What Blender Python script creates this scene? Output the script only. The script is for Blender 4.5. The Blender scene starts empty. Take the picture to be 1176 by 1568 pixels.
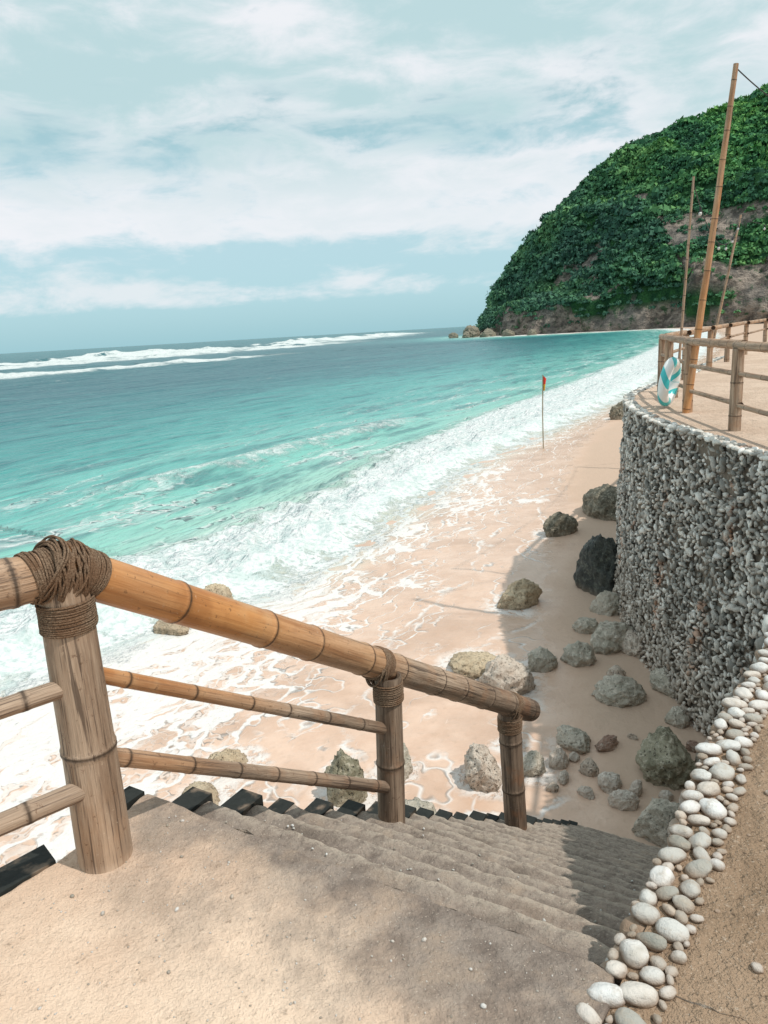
import bpy, bmesh, math, random
import numpy as np
from mathutils import Vector, Matrix, noise as mn
random.seed(7); rng=np.random.default_rng(7)
SC=bpy.context.scene
SC.view_settings.view_transform='Standard'
SC.view_settings.look='None'; SC.view_settings.exposure=0
COL=SC.collection

# ---------------------------------------------------------------- node helpers
class NT:
    def __init__(s,tree):
        s.t=tree; tree.nodes.clear()
    def n(s,typ,ins=None,**props):
        nd=s.t.nodes.new(typ)
        for k,v in props.items(): setattr(nd,k,v)
        if ins:
            for k,v in ins.items(): s.set(nd.inputs[k],v)
        return nd
    def set(s,sock,v):
        if isinstance(v,bpy.types.NodeSocket): s.t.links.new(v,sock)
        else:
            if isinstance(v,(tuple,list)) and len(v)==3 and sock.type=='RGBA': v=(*v,1)
            sock.default_value=v
    def m(s,op,a,b=0.0,c=None,clamp=False):
        nd=s.t.nodes.new('ShaderNodeMath'); nd.operation=op; nd.use_clamp=clamp
        s.set(nd.inputs[0],a); s.set(nd.inputs[1],b)
        if c is not None: s.set(nd.inputs[2],c)
        return nd.outputs[0]
    def vm(s,op,a,b=(0,0,0)):
        nd=s.t.nodes.new('ShaderNodeVectorMath'); nd.operation=op
        s.set(nd.inputs[0],a); s.set(nd.inputs[1],b); return nd.outputs[0]
    def mix(s,f,a,b,blend='MIX'):
        nd=s.t.nodes.new('ShaderNodeMix'); nd.data_type='RGBA'; nd.blend_type=blend
        s.set(nd.inputs[0],f); s.set(nd.inputs[6],a); s.set(nd.inputs[7],b); return nd.outputs[2]
    def ss(s,v,a,b,lo=0.0,hi=1.0,typ='SMOOTHSTEP'):
        nd=s.t.nodes.new('ShaderNodeMapRange'); nd.interpolation_type=typ
        s.set(nd.inputs[0],v); s.set(nd.inputs[1],a); s.set(nd.inputs[2],b); s.set(nd.inputs[3],lo); s.set(nd.inputs[4],hi)
        return nd.outputs[0]
    def noise(s,vec,scale,detail=4,rough=.55,dist=0.0):
        nd=s.n('ShaderNodeTexNoise',{'Scale':scale,'Detail':detail,'Roughness':rough,'Distortion':dist})
        if vec is not None: s.set(nd.inputs['Vector'],vec)
        return nd.outputs['Fac']
    def noisec(s,vec,scale,detail=3):
        nd=s.n('ShaderNodeTexNoise',{'Scale':scale,'Detail':detail})
        s.set(nd.inputs['Vector'],vec); return nd.outputs['Color']
    def voro(s,vec,scale,feature='F1',out='Distance'):
        nd=s.n('ShaderNodeTexVoronoi',{'Scale':scale},feature=feature)
        s.set(nd.inputs['Vector'],vec); return nd.outputs[out]
    def attr(s,name,out='Fac'):
        return s.n('ShaderNodeAttribute',attribute_name=name).outputs[out]
    def ramp(s,f,stops,interp='LINEAR'):
        nd=s.t.nodes.new('ShaderNodeValToRGB'); cr=nd.color_ramp; cr.interpolation=interp
        while len(cr.elements)<len(stops): cr.elements.new(1)
        for e,(p,c) in zip(cr.elements,stops):
            e.position=p; e.color=(*c,1) if len(c)==3 else c
        s.set(nd.inputs[0],f); return nd.outputs[0]
    def xyz(s,x,y,z=0.0):
        nd=s.n('ShaderNodeCombineXYZ'); s.set(nd.inputs[0],x); s.set(nd.inputs[1],y); s.set(nd.inputs[2],z); return nd.outputs[0]
    def bump(s,h,dist,strength=1.0,normal=None):
        nd=s.n('ShaderNodeBump',{'Height':h,'Distance':dist,'Strength':strength})
        if normal is not None: s.set(nd.inputs['Normal'],normal)
        return nd.outputs[0]
    def bsdf(s,color,rough=.6,normal=None,spec=.5,**kw):
        nd=s.n('ShaderNodeBsdfPrincipled',{'Base Color':color,'Roughness':rough,'Specular IOR Level':spec})
        if normal is not None: s.set(nd.inputs['Normal'],normal)
        for k,v in kw.items(): s.set(nd.inputs[k],v)
        return nd.outputs[0]
    def out(s,sh): 
        o=s.n('ShaderNodeOutputMaterial'); s.set(o.inputs[0],sh)
    def pos(s): return s.n('ShaderNodeNewGeometry').outputs['Position']
    def sep(s,v):
        nd=s.n('ShaderNodeSeparateXYZ'); s.set(nd.inputs[0],v); return nd.outputs
def newmat(name):
    m=bpy.data.materials.new(name); m.use_nodes=True; return m,NT(m.node_tree)

# ---------------------------------------------------------------- mesh helpers
def mesh_obj(name,verts,faces,mat=None,smooth=True,parent=None,attrs=None,vattrs=None,matidx=None):
    me=bpy.data.meshes.new(name)
    verts=np.asarray(verts,dtype=np.float32)
    if isinstance(faces,np.ndarray):
        nf,k=faces.shape
        me.vertices.add(len(verts)); me.vertices.foreach_set('co',verts.ravel())
        me.loops.add(nf*k); me.loops.foreach_set('vertex_index',faces.astype(np.int32).ravel())
        me.polygons.add(nf); me.polygons.foreach_set('loop_start',np.arange(0,nf*k,k,dtype=np.int32))
        me.update(calc_edges=True)
    else:
        me.from_pydata([tuple(map(float,v)) for v in verts],[],faces)
    me.polygons.foreach_set('use_smooth',[smooth]*len(me.polygons))
    for mt in (mat if isinstance(mat,(list,tuple)) else [mat]):
        if mt: me.materials.append(mt)
    if matidx is not None: me.polygons.foreach_set('material_index',np.asarray(matidx,dtype=np.int32))
    if attrs:
        for k,a in attrs.items():
            at=me.attributes.new(k,'FLOAT','POINT'); at.data.foreach_set('value',np.asarray(a,dtype=np.float32))
    if vattrs:
        for k,a in vattrs.items():
            at=me.attributes.new(k,'FLOAT_VECTOR','POINT'); at.data.foreach_set('vector',np.asarray(a,dtype=np.float32).ravel())
    me.validate(); me.update()
    ob=bpy.data.objects.new(name,me); COL.objects.link(ob)
    if parent: ob.parent=parent
    return ob
def empty(name,loc=(0,0,0)):
    e=bpy.data.objects.new(name,None); e.empty_display_size=.2; COL.objects.link(e); return e

def catmull(P,step):
    P=[np.array(p,float) for p in P]; P=[2*P[0]-P[1]]+P+[2*P[-1]-P[-2]]
    out=[]
    for i in range(1,len(P)-2):
        p0,p1,p2,p3=P[i-1:i+3]; L=np.linalg.norm(p2-p1)
        st=step if np.isscalar(step) else step(np.linalg.norm(p1))
        n=max(2,int(L/st))
        for k in range(n):
            t=k/n
            out.append(.5*((2*p1)+(-p0+p2)*t+(2*p0-5*p1+4*p2-p3)*t*t+(-p0+3*p1-3*p2+p3)*t**3))
    out.append(P[-2]); return np.array(out)
def sdist(XY,C):
    """signed distance (+ on the left of travel) and arclength"""
    T=np.gradient(C,axis=0); T/=np.linalg.norm(T,axis=1)[:,None]
    S=np.concatenate([[0],np.cumsum(np.linalg.norm(np.diff(C,axis=0),axis=1))])
    d=np.empty(len(XY)); s=np.empty(len(XY))
    for a in range(0,len(XY),20000):
        q=XY[a:a+20000]
        D=(q[:,None,0]-C[None,:,0])**2+(q[:,None,1]-C[None,:,1])**2
        i=D.argmin(1); r=q-C[i]; t=T[i]
        cr=t[:,0]*r[:,1]-t[:,1]*r[:,0]; al=(r*t).sum(1)
        dist=np.sqrt(D[np.arange(len(q)),i])
        dd=np.where(np.abs(al)<.6,np.abs(cr),dist)
        d[a:a+20000]=np.sign(cr)*dd; s[a:a+20000]=S[i]+al
    return d,s
def sm(x,a,b):
    t=np.clip((x-a)/(b-a),0,1); return t*t*(3-2*t)
def nz(x,y,z=0.): return mn.noise((x,y,z))

# ---------------------------------------------------------------- coast lines (metres, x right, y out to the headland)
stp=lambda r: max(.12,r*.012)
F=catmull([(-16,-10),(-12,0),(-9.2,7),(-6.9,11.6),(-5.0,14.0),(-2.4,16.6),(.2,22.3),(3.65,30.4),(9.9,40.8),(21.9,61.4),(48,112),(84,190),(106,262),(110,292),(96,306),(78,318),(62,332),(53,352),(50,392),(58,430),(120,520),(300,900)],stp)
G=catmull([(-4,-12),(-1,-4),(.8,2),(1.9,6),(2.3,9.3),(3.0,13.4),(4.1,17.2),(7.9,30),(12.8,40.8),(24,60.5),(51,111),(88,190),(113,262),(125,310),(200,420),(330,900)],stp)
B1=catmull([(-190,20),(-130,105),(-84,171),(-52,215),(-25,262),(0,310)],3.)
B2=catmull([(-520,90),(-300,235),(-185,345),(-110,430),(-60,560),(-10,800),(50,1200)],6.)
B3=catmull([(-400,60),(-230,190),(-140,280),(-80,350),(-30,440),(20,560)],6.)
BN=catmull([(-13,26),(-8.5,31),(-4.5,37),(-1,42.5),(3,49)],.4)   # small wave close in

def zsand_from_d(d):
    land=-d
    return np.where(land>0,.30*(1-np.exp(-land/4.5)),-np.minimum(3.0,.10*d))

# rocks: x,y,width,height,kind
ROCKS=[(6.1,20.2,1.2,.85,'d'),(4.45,18.47,1.0,.6,'d'),(4.25,14.2,1.0,1.25,'k'),(2.51,13.7,1.0,.5,'g'),
(1.67,10.28,.85,.5,'p'),(2.34,10.86,.56,.32,'m'),(2.95,10.97,.56,.34,'m'),(3.63,11.57,.8,.45,'m'),(3.19,9.68,.78,.34,'m'),
(3.16,7.89,.74,.46,'o'),(2.72,6.75,.68,.42,'m'),(.99,7.91,.46,.5,'p'),(-.62,7.74,.52,.62,'o'),(-.02,8.22,.38,.42,'m'),
(-2.17,8.59,.6,.22,'g'),(.2,7.0,.62,.38,'m'),(-3.73,15.43,.75,.45,'g'),(-4.27,13.81,.8,.25,'g'),(1.94,8.13,.28,.25,'w'),
(2.24,7.92,.24,.2,'p'),(2.42,7.64,.3,.2,'w'),(2.45,7.27,.34,.24,'w'),(1.6,8.05,.36,.22,'m'),(-1.1,6.98,.45,.25,'d'),
(-5.67,14.39,.45,.25,'g'),(13.3,40.67,1.7,1.1,'d'),(2.25,8.57,.45,.25,'m'),(2.63,8.45,.34,.16,'r'),(3.7,8.95,.34,.2,'m'),
(3.68,8.05,.34,.22,'m'),(1.3,10.95,1.0,.26,'g'),(2.67,7.49,.2,.14,'w'),(2.95,7.34,.16,.1,'w'),(1.92,7.8,.15,.12,'w'),
(4.0,13.0,.62,.4,'m'),(3.9,11.3,.42,.3,'p'),(3.63,8.27,.18,.14,'r'),(3.9,9.9,.4,.3,'m'),(3.4,12.2,.5,.25,'m'),(-2.35,7.9,.55,.12,'g'),
(1.75,7.62,.16,.1,'p'),(2.1,7.5,.18,.11,'w'),(2.15,8.22,.16,.1,'w'),(3.0,8.6,.14,.08,'p'),(1.45,8.6,.3,.12,'g'),(3.35,10.4,.3,.16,'p')]

# ---------------------------------------------------------------- ground sheet
def polar(r0,r1,nr,a0,a1,na):
    R=np.geomspace(r0,r1,nr); A=np.radians(np.linspace(a0,a1,na))
    RR,AA=np.meshgrid(R,A,indexing='ij')
    X=(RR*np.sin(AA)).ravel(); Y=(RR*np.cos(AA)).ravel()
    i=np.arange(nr-1)[:,None]*na+np.arange(na-1)[None,:]
    Fc=np.stack([i,i+na,i+na+1,i+1],-1).reshape(-1,4)
    return X,Y,Fc
def sand_nodes(t,P,w):
    n1=t.noise(P,.35,2); n2=t.noise(P,2.2,4,.6); n4=t.noise(P,9,3,.6)
    c=t.mix(t.ss(n2,.3,.7),(.64,.435,.32),(.73,.525,.405))
    wet=t.noise(t.vm('MULTIPLY',P,(.5,.8,1)),.8,3,.55,.5)
    c=t.mix(t.ss(wet,.50,.66,0,.5),c,(.47,.31,.22))
    dry=t.ss(t.m('ADD',w,t.m('MULTIPLY',t.m('SUBTRACT',n1,.5),.5)),.85,1.25)
    c=t.mix(dry,c,(.54,.395,.30))
    c=t.mix(t.m('MULTIPLY',t.ss(n4,.52,.75),.25),c,(.44,.31,.225))
    return c,dry,n4
m_sand,t=newmat('beach_sand')
P=t.pos(); d=t.attr('d'); w=t.attr('w')
c,dry,n4=sand_nodes(t,P,w)
n3=t.noise(P,70,3,.7)
c=t.mix(t.m('MULTIPLY',t.ss(n3,.60,.78),.35),c,(.26,.18,.13))
h=t.m('ADD',t.m('MULTIPLY',n4,.9),t.m('MULTIPLY',n3,.15))
t.out(t.bsdf(c,t.ss(dry,0,1,.3,.9),t.bump(h,.03,.6),.3))
X,Y,Fc=polar(2.0,7000,420,-150,150,400)
XY=np.stack([X,Y],1); dS,sS=sdist(XY,F); gS,_=sdist(XY,G)
wS=np.where(dS<0,np.clip(-dS/np.maximum(-dS+gS,1e-3),0,1),0); wS=np.where((gS<0),1+np.clip(-gS/3,0,1),wS)
Z=zsand_from_d(dS)
near=np.hypot(X,Y)<60
for i in np.nonzero(near)[0]: Z[i]+=.035*nz(X[i]*.9,Y[i]*.9)+.015*nz(X[i]*3,Y[i]*3,5)
mesh_obj('beach_sand_ground',np.stack([X,Y,Z],1),Fc,m_sand,attrs={'d':dS,'w':wS,'s':sS})

# ---------------------------------------------------------------- sea
def common(t):
    C={}
    P=t.pos(); C['P']=P
    for k in ('d','s','w'): C[k]=t.attr(k)
    C['sd']=t.xyz(C['s'],C['d'],0.)
    C['warp']=t.vm('MULTIPLY',t.vm('SUBTRACT',t.noisec(P,.7,3),(.5,.5,.5)),(2.2,2.2,0))
    C['nbig']=t.noise(P,.25,2,.6); C['nmid']=t.noise(P,1.4,4,.65); C['nfine']=t.noise(P,7,3,.65)
    d=C['d']; wid=t.attr('fw')
    dn=t.m('ADD',d,t.m('MULTIPLY',t.m('SUBTRACT',C['nmid'],.5),3.4)); dn=t.m('ADD',dn,t.m('MULTIPLY',t.m('SUBTRACT',C['nbig'],.5),3.0))
    dn=t.m('ADD',dn,t.m('MULTIPLY',t.m('SUBTRACT',C['nfine'],.5),1.6))
    C['froth']=t.m('MULTIPLY',t.ss(dn,-.9,.2),t.m('SUBTRACT',1.0,t.ss(t.m('SUBTRACT',dn,wid),-.8,.6)))
    return C
def foamcol(t,C):
    a=t.mix(t.ss(C['nfine'],.32,.58),(.50,.59,.58),(.74,.75,.745))  # darker foam tones paint soft shading into the colour
    return t.mix(t.ss(C['nmid'],.52,.35,0,.6),a,(.46,.58,.56))
# open water
m_sea,t=newmat('sea_water'); C=common(t); d=C['d']; sd=C['sd']; nmid=C['nmid']
b1=t.attr('b1'); b2=t.attr('b2'); b3=t.attr('b3'); bn=t.attr('bn')
nst=t.noise(t.vm('MULTIPLY',sd,(.05,.22,1)),1.0,4,.6,.6)
nst2=t.noise(t.vm('MULTIPLY',sd,(.012,.05,1)),1.0,2,.6,.4)
dd=t.m('ADD',d,t.m('MULTIPLY',t.m('SUBTRACT',nst,.5),t.m('MULTIPLY',d,.9)))
dd=t.m('ADD',dd,t.m('MULTIPLY',t.m('SUBTRACT',nst2,.5),t.m('MULTIPLY',d,1.0)))
lg=t.m('DIVIDE',t.m('LOGARITHM',t.m('MAXIMUM',dd,1.0),10.0),3.0)
wc=t.ramp(lg,[(0,(.42,.54,.44)),(.17,(.36,.56,.47)),(.29,(.22,.50,.43)),(.37,(.13,.40,.36)),(.45,(.06,.295,.28)),(.53,(.018,.165,.18)),(.62,(.008,.10,.125)),(.78,(.012,.115,.135)),(1,(.018,.14,.16))])
nripple=t.noise(t.vm('MULTIPLY',sd,(.35,1.2,1)),1.0,4,.7,.3)
nrip2=t.noise(t.vm('MULTIPLY',sd,(.10,.36,1)),1.0,4,.72,.3)
wc=t.mix(t.ss(nripple,.5,.72,0,.45),wc,t.mix(.5,wc,(.2,.62,.56)))
wc=t.mix(t.ss(nrip2,.50,.36,0,.85),wc,t.mix(.65,wc,(.004,.08,.11)))
wc=t.mix(t.ss(nripple,.46,.30,0,.5),wc,t.mix(.6,wc,(.006,.1,.13)))
veo=t.voro(t.vm('ADD',t.vm('MULTIPLY',sd,(.35,1.1,1)),C['warp']),.8,'DISTANCE_TO_EDGE')
nso=t.noise(t.vm('MULTIPLY',sd,(.10,.5,1)),1.0,3,.6,.5)
behind=t.m('MULTIPLY',t.m('MULTIPLY',t.ss(veo,.10,.0),t.ss(nso,.44,.62)),t.ss(d,26,5))
veil=t.m('MULTIPLY',t.ss(nso,.5,.7,0,.5),t.ss(d,20,6))
def brk(b,W1,W2,nsc):
    nn=t.m('MULTIPLY',t.m('SUBTRACT',t.noise(C['P'],nsc,6,.75),.5),W1*3.2)
    bb=t.m('ADD',b,nn)
    return t.m('MULTIPLY',t.ss(bb,-W1,-W1*.3),t.ss(bb,W2,0.))
f1=t.m('MULTIPLY',brk(b1,9.,2.5,.07),t.attr('b1m'))
f2=t.m('MULTIPLY',brk(b2,60.,12.,.02),t.attr('b2m'))
f4=t.m('MULTIPLY',brk(b3,24.,5.,.03),t.attr('b3m'))
f3=t.m('MULTIPLY',t.m('MULTIPLY',brk(bn,1.3,.5,.5),t.attr('bnm')),t.ss(nmid,.35,.6,.15,.75))
caps=t.m('MULTIPLY',t.ss(nrip2,.67,.72),t.ss(d,25,60))
foam=C['froth']
for q_ in (f1,f2,f3,f4,behind,veil,caps): foam=t.m('MAXIMUM',foam,q_)
foam=t.m('MINIMUM',foam,1.0)
colr=t.mix(foam,wc,foamcol(t,C))
hh=t.m('ADD',t.m('MULTIPLY',nripple,1.2),t.m('MULTIPLY',foam,t.m('ADD',t.m('MULTIPLY',C['nfine'],.5),t.m('MULTIPLY',nmid,1.2))))
hh=t.m('ADD',hh,t.m('MULTIPLY',nrip2,3.5))
t.out(t.bsdf(colr,t.ss(foam,0,1,.3,.9),t.bump(hh,.26,.85),.14))
# swash: foam sliding over the wet sand
m_sw,t=newmat('swash_foam_on_sand'); C=common(t); d=C['d']; w=C['w']; P=C['P']; nmid=C['nmid']; nbig=C['nbig']; nfine=C['nfine']
warp2=t.vm('MULTIPLY',t.vm('SUBTRACT',t.noisec(P,3.,2),(.5,.5,.5)),(.5,.5,0))
q=t.vm('ADD',t.vm('ADD',t.vm('MULTIPLY',C['sd'],(.5,1.5,1)),C['warp']),warp2)
ve=t.voro(q,1.5,'DISTANCE_TO_EDGE'); ve2=t.voro(t.vm('ADD',q,warp2),4.6,'DISTANCE_TO_EDGE')
dens=t.m('ADD',t.ss(w,0,.8,.72,-.06,'LINEAR'),t.m('MULTIPLY',t.m('SUBTRACT',nbig,.5),1.6))
dens=t.m('ADD',dens,t.m('MULTIPLY',t.m('SUBTRACT',nmid,.5),1.5))
dens=t.m('ADD',dens,t.attr('fb'))
thr=t.ss(dens,.0,1.2,.0,.24)
lace=t.m('SUBTRACT',1.0,t.ss(t.m('SUBTRACT',ve,thr),-.02,.05))
lace=t.m('MULTIPLY',lace,t.ss(dens,.0,.35))
thr2=t.ss(dens,.1,1.1,.0,.16)
lace2=t.m('MULTIPLY',t.m('SUBTRACT',1.0,t.ss(t.m('SUBTRACT',ve2,thr2),-.02,.10)),t.ss(dens,.15,.8,0,.75))
ph=t.m('ADD',t.m('MULTIPLY',w,4.2),t.m('MULTIPLY',nbig,3.0)); ph=t.m('ADD',ph,t.m('MULTIPLY',nmid,.5))
fr=t.m('ABSOLUTE',t.m('SUBTRACT',t.m('FRACT',ph),.5))
front=t.m('MULTIPLY',t.ss(fr,.06,.0),t.ss(nmid,.38,.56))
ph2=t.m('ADD',t.m('MULTIPLY',w,9.),t.m('MULTIPLY',t.noise(P,.6,3,.6),4.0))
fr2=t.m('ABSOLUTE',t.m('SUBTRACT',t.m('FRACT',ph2),.5))
front2=t.m('MULTIPLY',t.ss(fr2,.07,.0),t.ss(t.noise(P,1.0,3),.43,.58,0,.85))
wash=t.m('MAXIMUM',t.m('MAXIMUM',lace,lace2),t.m('MAXIMUM',front,front2))
rkf=t.m('MULTIPLY',t.ss(t.m('ADD',t.attr('rk'),t.m('MULTIPLY',t.m('SUBTRACT',nmid,.5),1.8)),.75,.2),t.ss(nfine,.34,.52))
wash=t.m('MAXIMUM',wash,t.m('MULTIPLY',rkf,.85))
wash=t.m('MULTIPLY',wash,t.ss(nfine,.22,.42,.5,1.))
foam=t.m('MAXIMUM',C['froth'],t.m('MULTIPLY',wash,t.ss(d,.6,-.2)))
foam=t.m('MULTIPLY',t.m('MINIMUM',foam,1.0),t.ss(t.attr('g'),.0,.5))
film=t.ss(t.m('ADD',d,t.m('MULTIPLY',t.m('SUBTRACT',nmid,.5),2.5)),-2.2,1.2)
sandc,dry,n4=sand_nodes(t,P,w)
base=t.mix(film,sandc,(.42,.52,.43))
fcol=t.mix(t.ss(d,0.,-1.5),foamcol(t,C),(.76,.735,.71))
hh=t.m('ADD',t.m('MULTIPLY',foam,t.m('ADD',t.m('MULTIPLY',nfine,.4),t.m('MULTIPLY',C['froth'],t.m('MULTIPLY',nmid,1.6)))),t.m('MULTIPLY',n4,.12))
t.out(t.bsdf(t.mix(t.m('MULTIPLY',foam,.93),base,fcol),t.ss(foam,0,1,.26,.85),t.bump(hh,.15,.65),.3))

X,Y,Fc=polar(3.0,9000,600,-150,75,600)
XY=np.stack([X,Y],1); dS,sS=sdist(XY,F); gS,_=sdist(XY,G)
wS=np.where(dS<0,np.clip(-dS/np.maximum(-dS+gS,1e-3),0,1),0); wS=np.where((gS<0)&(dS<0),1+np.clip(-gS/3,0,1),wS)
b1,s1=sdist(XY,B1); b2,s2=sdist(XY,B2); b3,s3=sdist(XY,B3); bn,sn=sdist(XY,BN)
ln=lambda B: np.linalg.norm(np.diff(B,axis=0),axis=1).sum()
L1,L2,L3,L4=ln(B1),ln(B2),ln(BN),ln(B3)
m1=sm(s1,0,40)*(1-sm(s1,L1-100,L1-50)); m2=sm(s2,0,60)*(1-sm(s2,L2-150,L2)); m3=sm(sn,0,5)*(1-sm(sn,L3-7,L3)); m4=sm(s3,0,60)*(1-sm(s3,L4-180,L4-40))
rk=np.full(len(X),9.)
for (rx,ry,rw,rh,k) in ROCKS:
    if rw<.3: continue
    rk=np.minimum(rk,np.maximum(0,(np.hypot(X-rx,(Y-ry))-rw*.5))/(.22+rw*.25))
fw=np.interp(sS,[0,25,40,60,120,200,330],[5.5,5.0,3.6,6.0,8.,9.,5.]) 
fw=np.where(Y>290,3.,fw)
fb=.30*sm(-X,.3,3.)*sm(Y,-2,3)*(1-sm(Y,14,18))
Zs=np.where(dS>0,0,zsand_from_d(dS))
nearm=np.hypot(X,Y)
Z=Zs+.014*np.where(dS<0,sm(gS,-.05,.9),1)-.004*np.where(dS<0,1-sm(gS,-.15,.3),0)
n_a=np.zeros(len(X)); n_b=np.zeros(len(X)); n_c=np.zeros(len(X))
for i in range(len(X)):
    if dS[i]>-1 and nearm[i]<1500:
        n_a[i]=nz(sS[i]*.06,dS[i]*.25); n_c[i]=nz(X[i]*.02,Y[i]*.02,3)+.6*nz(X[i]*.06,Y[i]*.06,3)+.4*nz(X[i]*.2,Y[i]*.2,3)
        if nearm[i]<90: n_b[i]=nz(X[i]*1.1,Y[i]*1.1)+.6*nz(X[i]*2.6,Y[i]*2.6,3)
    elif nearm[i]<60:
        Z[i]+=.035*nz(X[i]*.9,Y[i]*.9)+.015*nz(X[i]*3,Y[i]*3,5)
off=sm(dS,0,12)
Z+=off*n_a*(.10+.25*sm(dS,20,120))
fr=sm(dS,-.2,1.0)*(1-sm(dS,fw-1.5,fw+1.5))
Z+=fr*(.26+.26*n_b)
Z+=m3*.34*np.exp(-(bn/1.1)**2)+m3*.04*n_b
hmod=np.clip(.6+.9*n_c,.10,1.6)
Z+=m1*1.2*np.exp(-(b1/3.5)**2)*hmod
Z+=m2*3.4*np.exp(-((b2)/15)**2)*hmod
Z+=m4*1.8*np.exp(-((b3)/8)**2)*hmod
keep=(gS>-.15)|(dS>-.2)
Fc=Fc[keep[Fc].all(1)]
used=np.zeros(len(X),bool); used[Fc.ravel()]=True; remap=-np.ones(len(X),int); remap[used]=np.arange(used.sum())
mi=(dS[Fc].mean(1)<1.3).astype(int)
Fc=remap[Fc]
at={'d':dS,'s':sS,'w':wS,'g':gS,'b1':b1,'b2':b2,'b3':b3,'bn':bn,'b1m':m1,'b2m':m2,'b3m':m4,'bnm':m3,'rk':rk,'fw':fw,'fb':fb}
mesh_obj('sea',np.stack([X,Y,Z],1)[used],Fc,[m_sea,m_sw],attrs={k:v[used] for k,v in at.items()},matidx=mi)

# ---------------------------------------------------------------- headland
RD=[(52,398,0),(56,405,4),(58.6,410,12),(66,418,25),(78,420,39),(90.5,420,52),(102.6,420,63),(109,420,71),(124.6,420,82),(145,420,95),(166,420,103),(186,420,107),(208,420,115),(260,400,124),(350,370,130),(470,320,125)]
BD=[(52,392),(53,384),(55,372),(58,358),(62,346),(68,336),(76,328),(86,320),(98,311),(112,300),(128,285),(150,268),(175,248),(225,205),(290,150),(380,70)]
NU,NV=440,200
def byidx(Pts,n):
    Pts=np.array(Pts,float); k=np.arange(len(Pts)); i=np.linspace(0,len(Pts)-1,n)
    return np.stack([np.interp(i,k,Pts[:,j]) for j in range(Pts.shape[1])],1)
def smooth1(A,k=7):
    ker=np.ones(k)/k; B=A.copy()
    for j in range(A.shape[1]): B[:,j]=np.convolve(np.pad(A[:,j],k//2,mode='edge'),ker,'valid')
    return B
ru=smooth1(byidx(RD,NU),15); bd=smooth1(byidx(BD,NU),15)
V=np.zeros((NU,NV,3)); 
for i in range(NU):
    for j in range(NV):
        v=j/(NV-1)*1.5
        r_=ru[i]; b_=bd[i]
        if v<=1:
            x=b_[0]+(r_[0]-b_[0])*v; y=b_[1]+(r_[1]-b_[1])*v
            pr=.16*min(1,v/.04)+.84*(max(0,v-.03)/.97)**.85
            z=r_[2]*pr
        else:
            x=r_[0]+(r_[0]-b_[0])*(v-1)*.6; y=r_[1]+(r_[1]-b_[1])*(v-1)*1.2; z=r_[2]*(1-(v-1)*.9)
        e=min(1,v*6)*min(1,r_[2]/40)*(1-.8*math.exp(-((v-1)/.15)**2))
        rid=1-abs(nz(x*.020+z*.006,y*.010,1.3))*2
        z+=e*(19*rid-12)+e*8*nz(x*.05,y*.05,z*.05)
        k=(.3+.7*min(1,v*5))
        z+=k*1.3*nz(x*.17,y*.17,z*.12)
        rr=3.5*nz(x*.10,z*.09,y*.1)+1.5*nz(x*.35,z*.3,y*.3) if v<.16 else 0
        V[i,j]=(x+rr,y+rr,z-1.0 if v>0 else -2)
ii=np.arange(NU-1)[:,None]*NV+np.arange(NV-1)[None,:]
Fh=np.stack([ii,ii+NV,ii+NV+1,ii+1],-1).reshape(-1,4)
def cliffy(x,y,z):
    a=nz(x*.03,y*.03,z*.03)+.5*nz(x*.09,y*.09,z*.09)
    lim=9+11*nz(x*.05,y*.05,9)+14*max(0,1-(x-50)/22)
    if z<lim: return True
    if z<62 and a>.40: return True
    if x>120 and 12<z<46 and nz(x*.03,y*.02,z*.09+4)>.03: return True
    return False
rkm=np.array([1. if cliffy(*p) else 0. for p in V.reshape(-1,3)])
m_hill,t=newmat('headland_slope')
P=t.pos(); ra=t.attr('rock')
n2=t.noise(P,.3,5,.7); n3=t.noise(t.vm('MULTIPLY',P,(.22,.22,.38)),1.,5,.7); n5=t.noise(P,.06,3)
g=t.mix(t.ss(n2,.35,.65),(.02,.075,.035),(.05,.15,.05))
rock=t.mix(t.ss(n3,.38,.62),(.14,.12,.105),(.46,.38,.32)); rock=t.mix(t.ss(n5,.45,.6,0,.5),rock,(.22,.205,.19)); rock=t.mix(t.ss(n2,.54,.64,0,.85),rock,(.04,.11,.05))
t.out(t.bsdf(t.mix(ra,g,rock),.9,t.bump(t.m('ADD',n2,n3),3.5,1.),.1))
head=empty('forested_headland')
mesh_obj('slope',V.reshape(-1,3),Fh,m_hill,parent=head,attrs={'rock':rkm})
m_fol,t=newmat('forest_foliage')
P=t.pos(); cv=t.attr('cv')
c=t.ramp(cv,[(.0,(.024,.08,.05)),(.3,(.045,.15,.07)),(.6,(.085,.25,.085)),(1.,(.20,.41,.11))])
x=t.sep(P)[0]
c=t.mix(t.ss(x,200,60,0,.55),c,(.085,.155,.135))  # atmospheric haze painted into the leaf colour towards the headland tip
t.out(t.bsdf(c,.8,None,.1))
NCR=9000; K=44
vs=[];cvs=[]
tries=0;cnt=0
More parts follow.
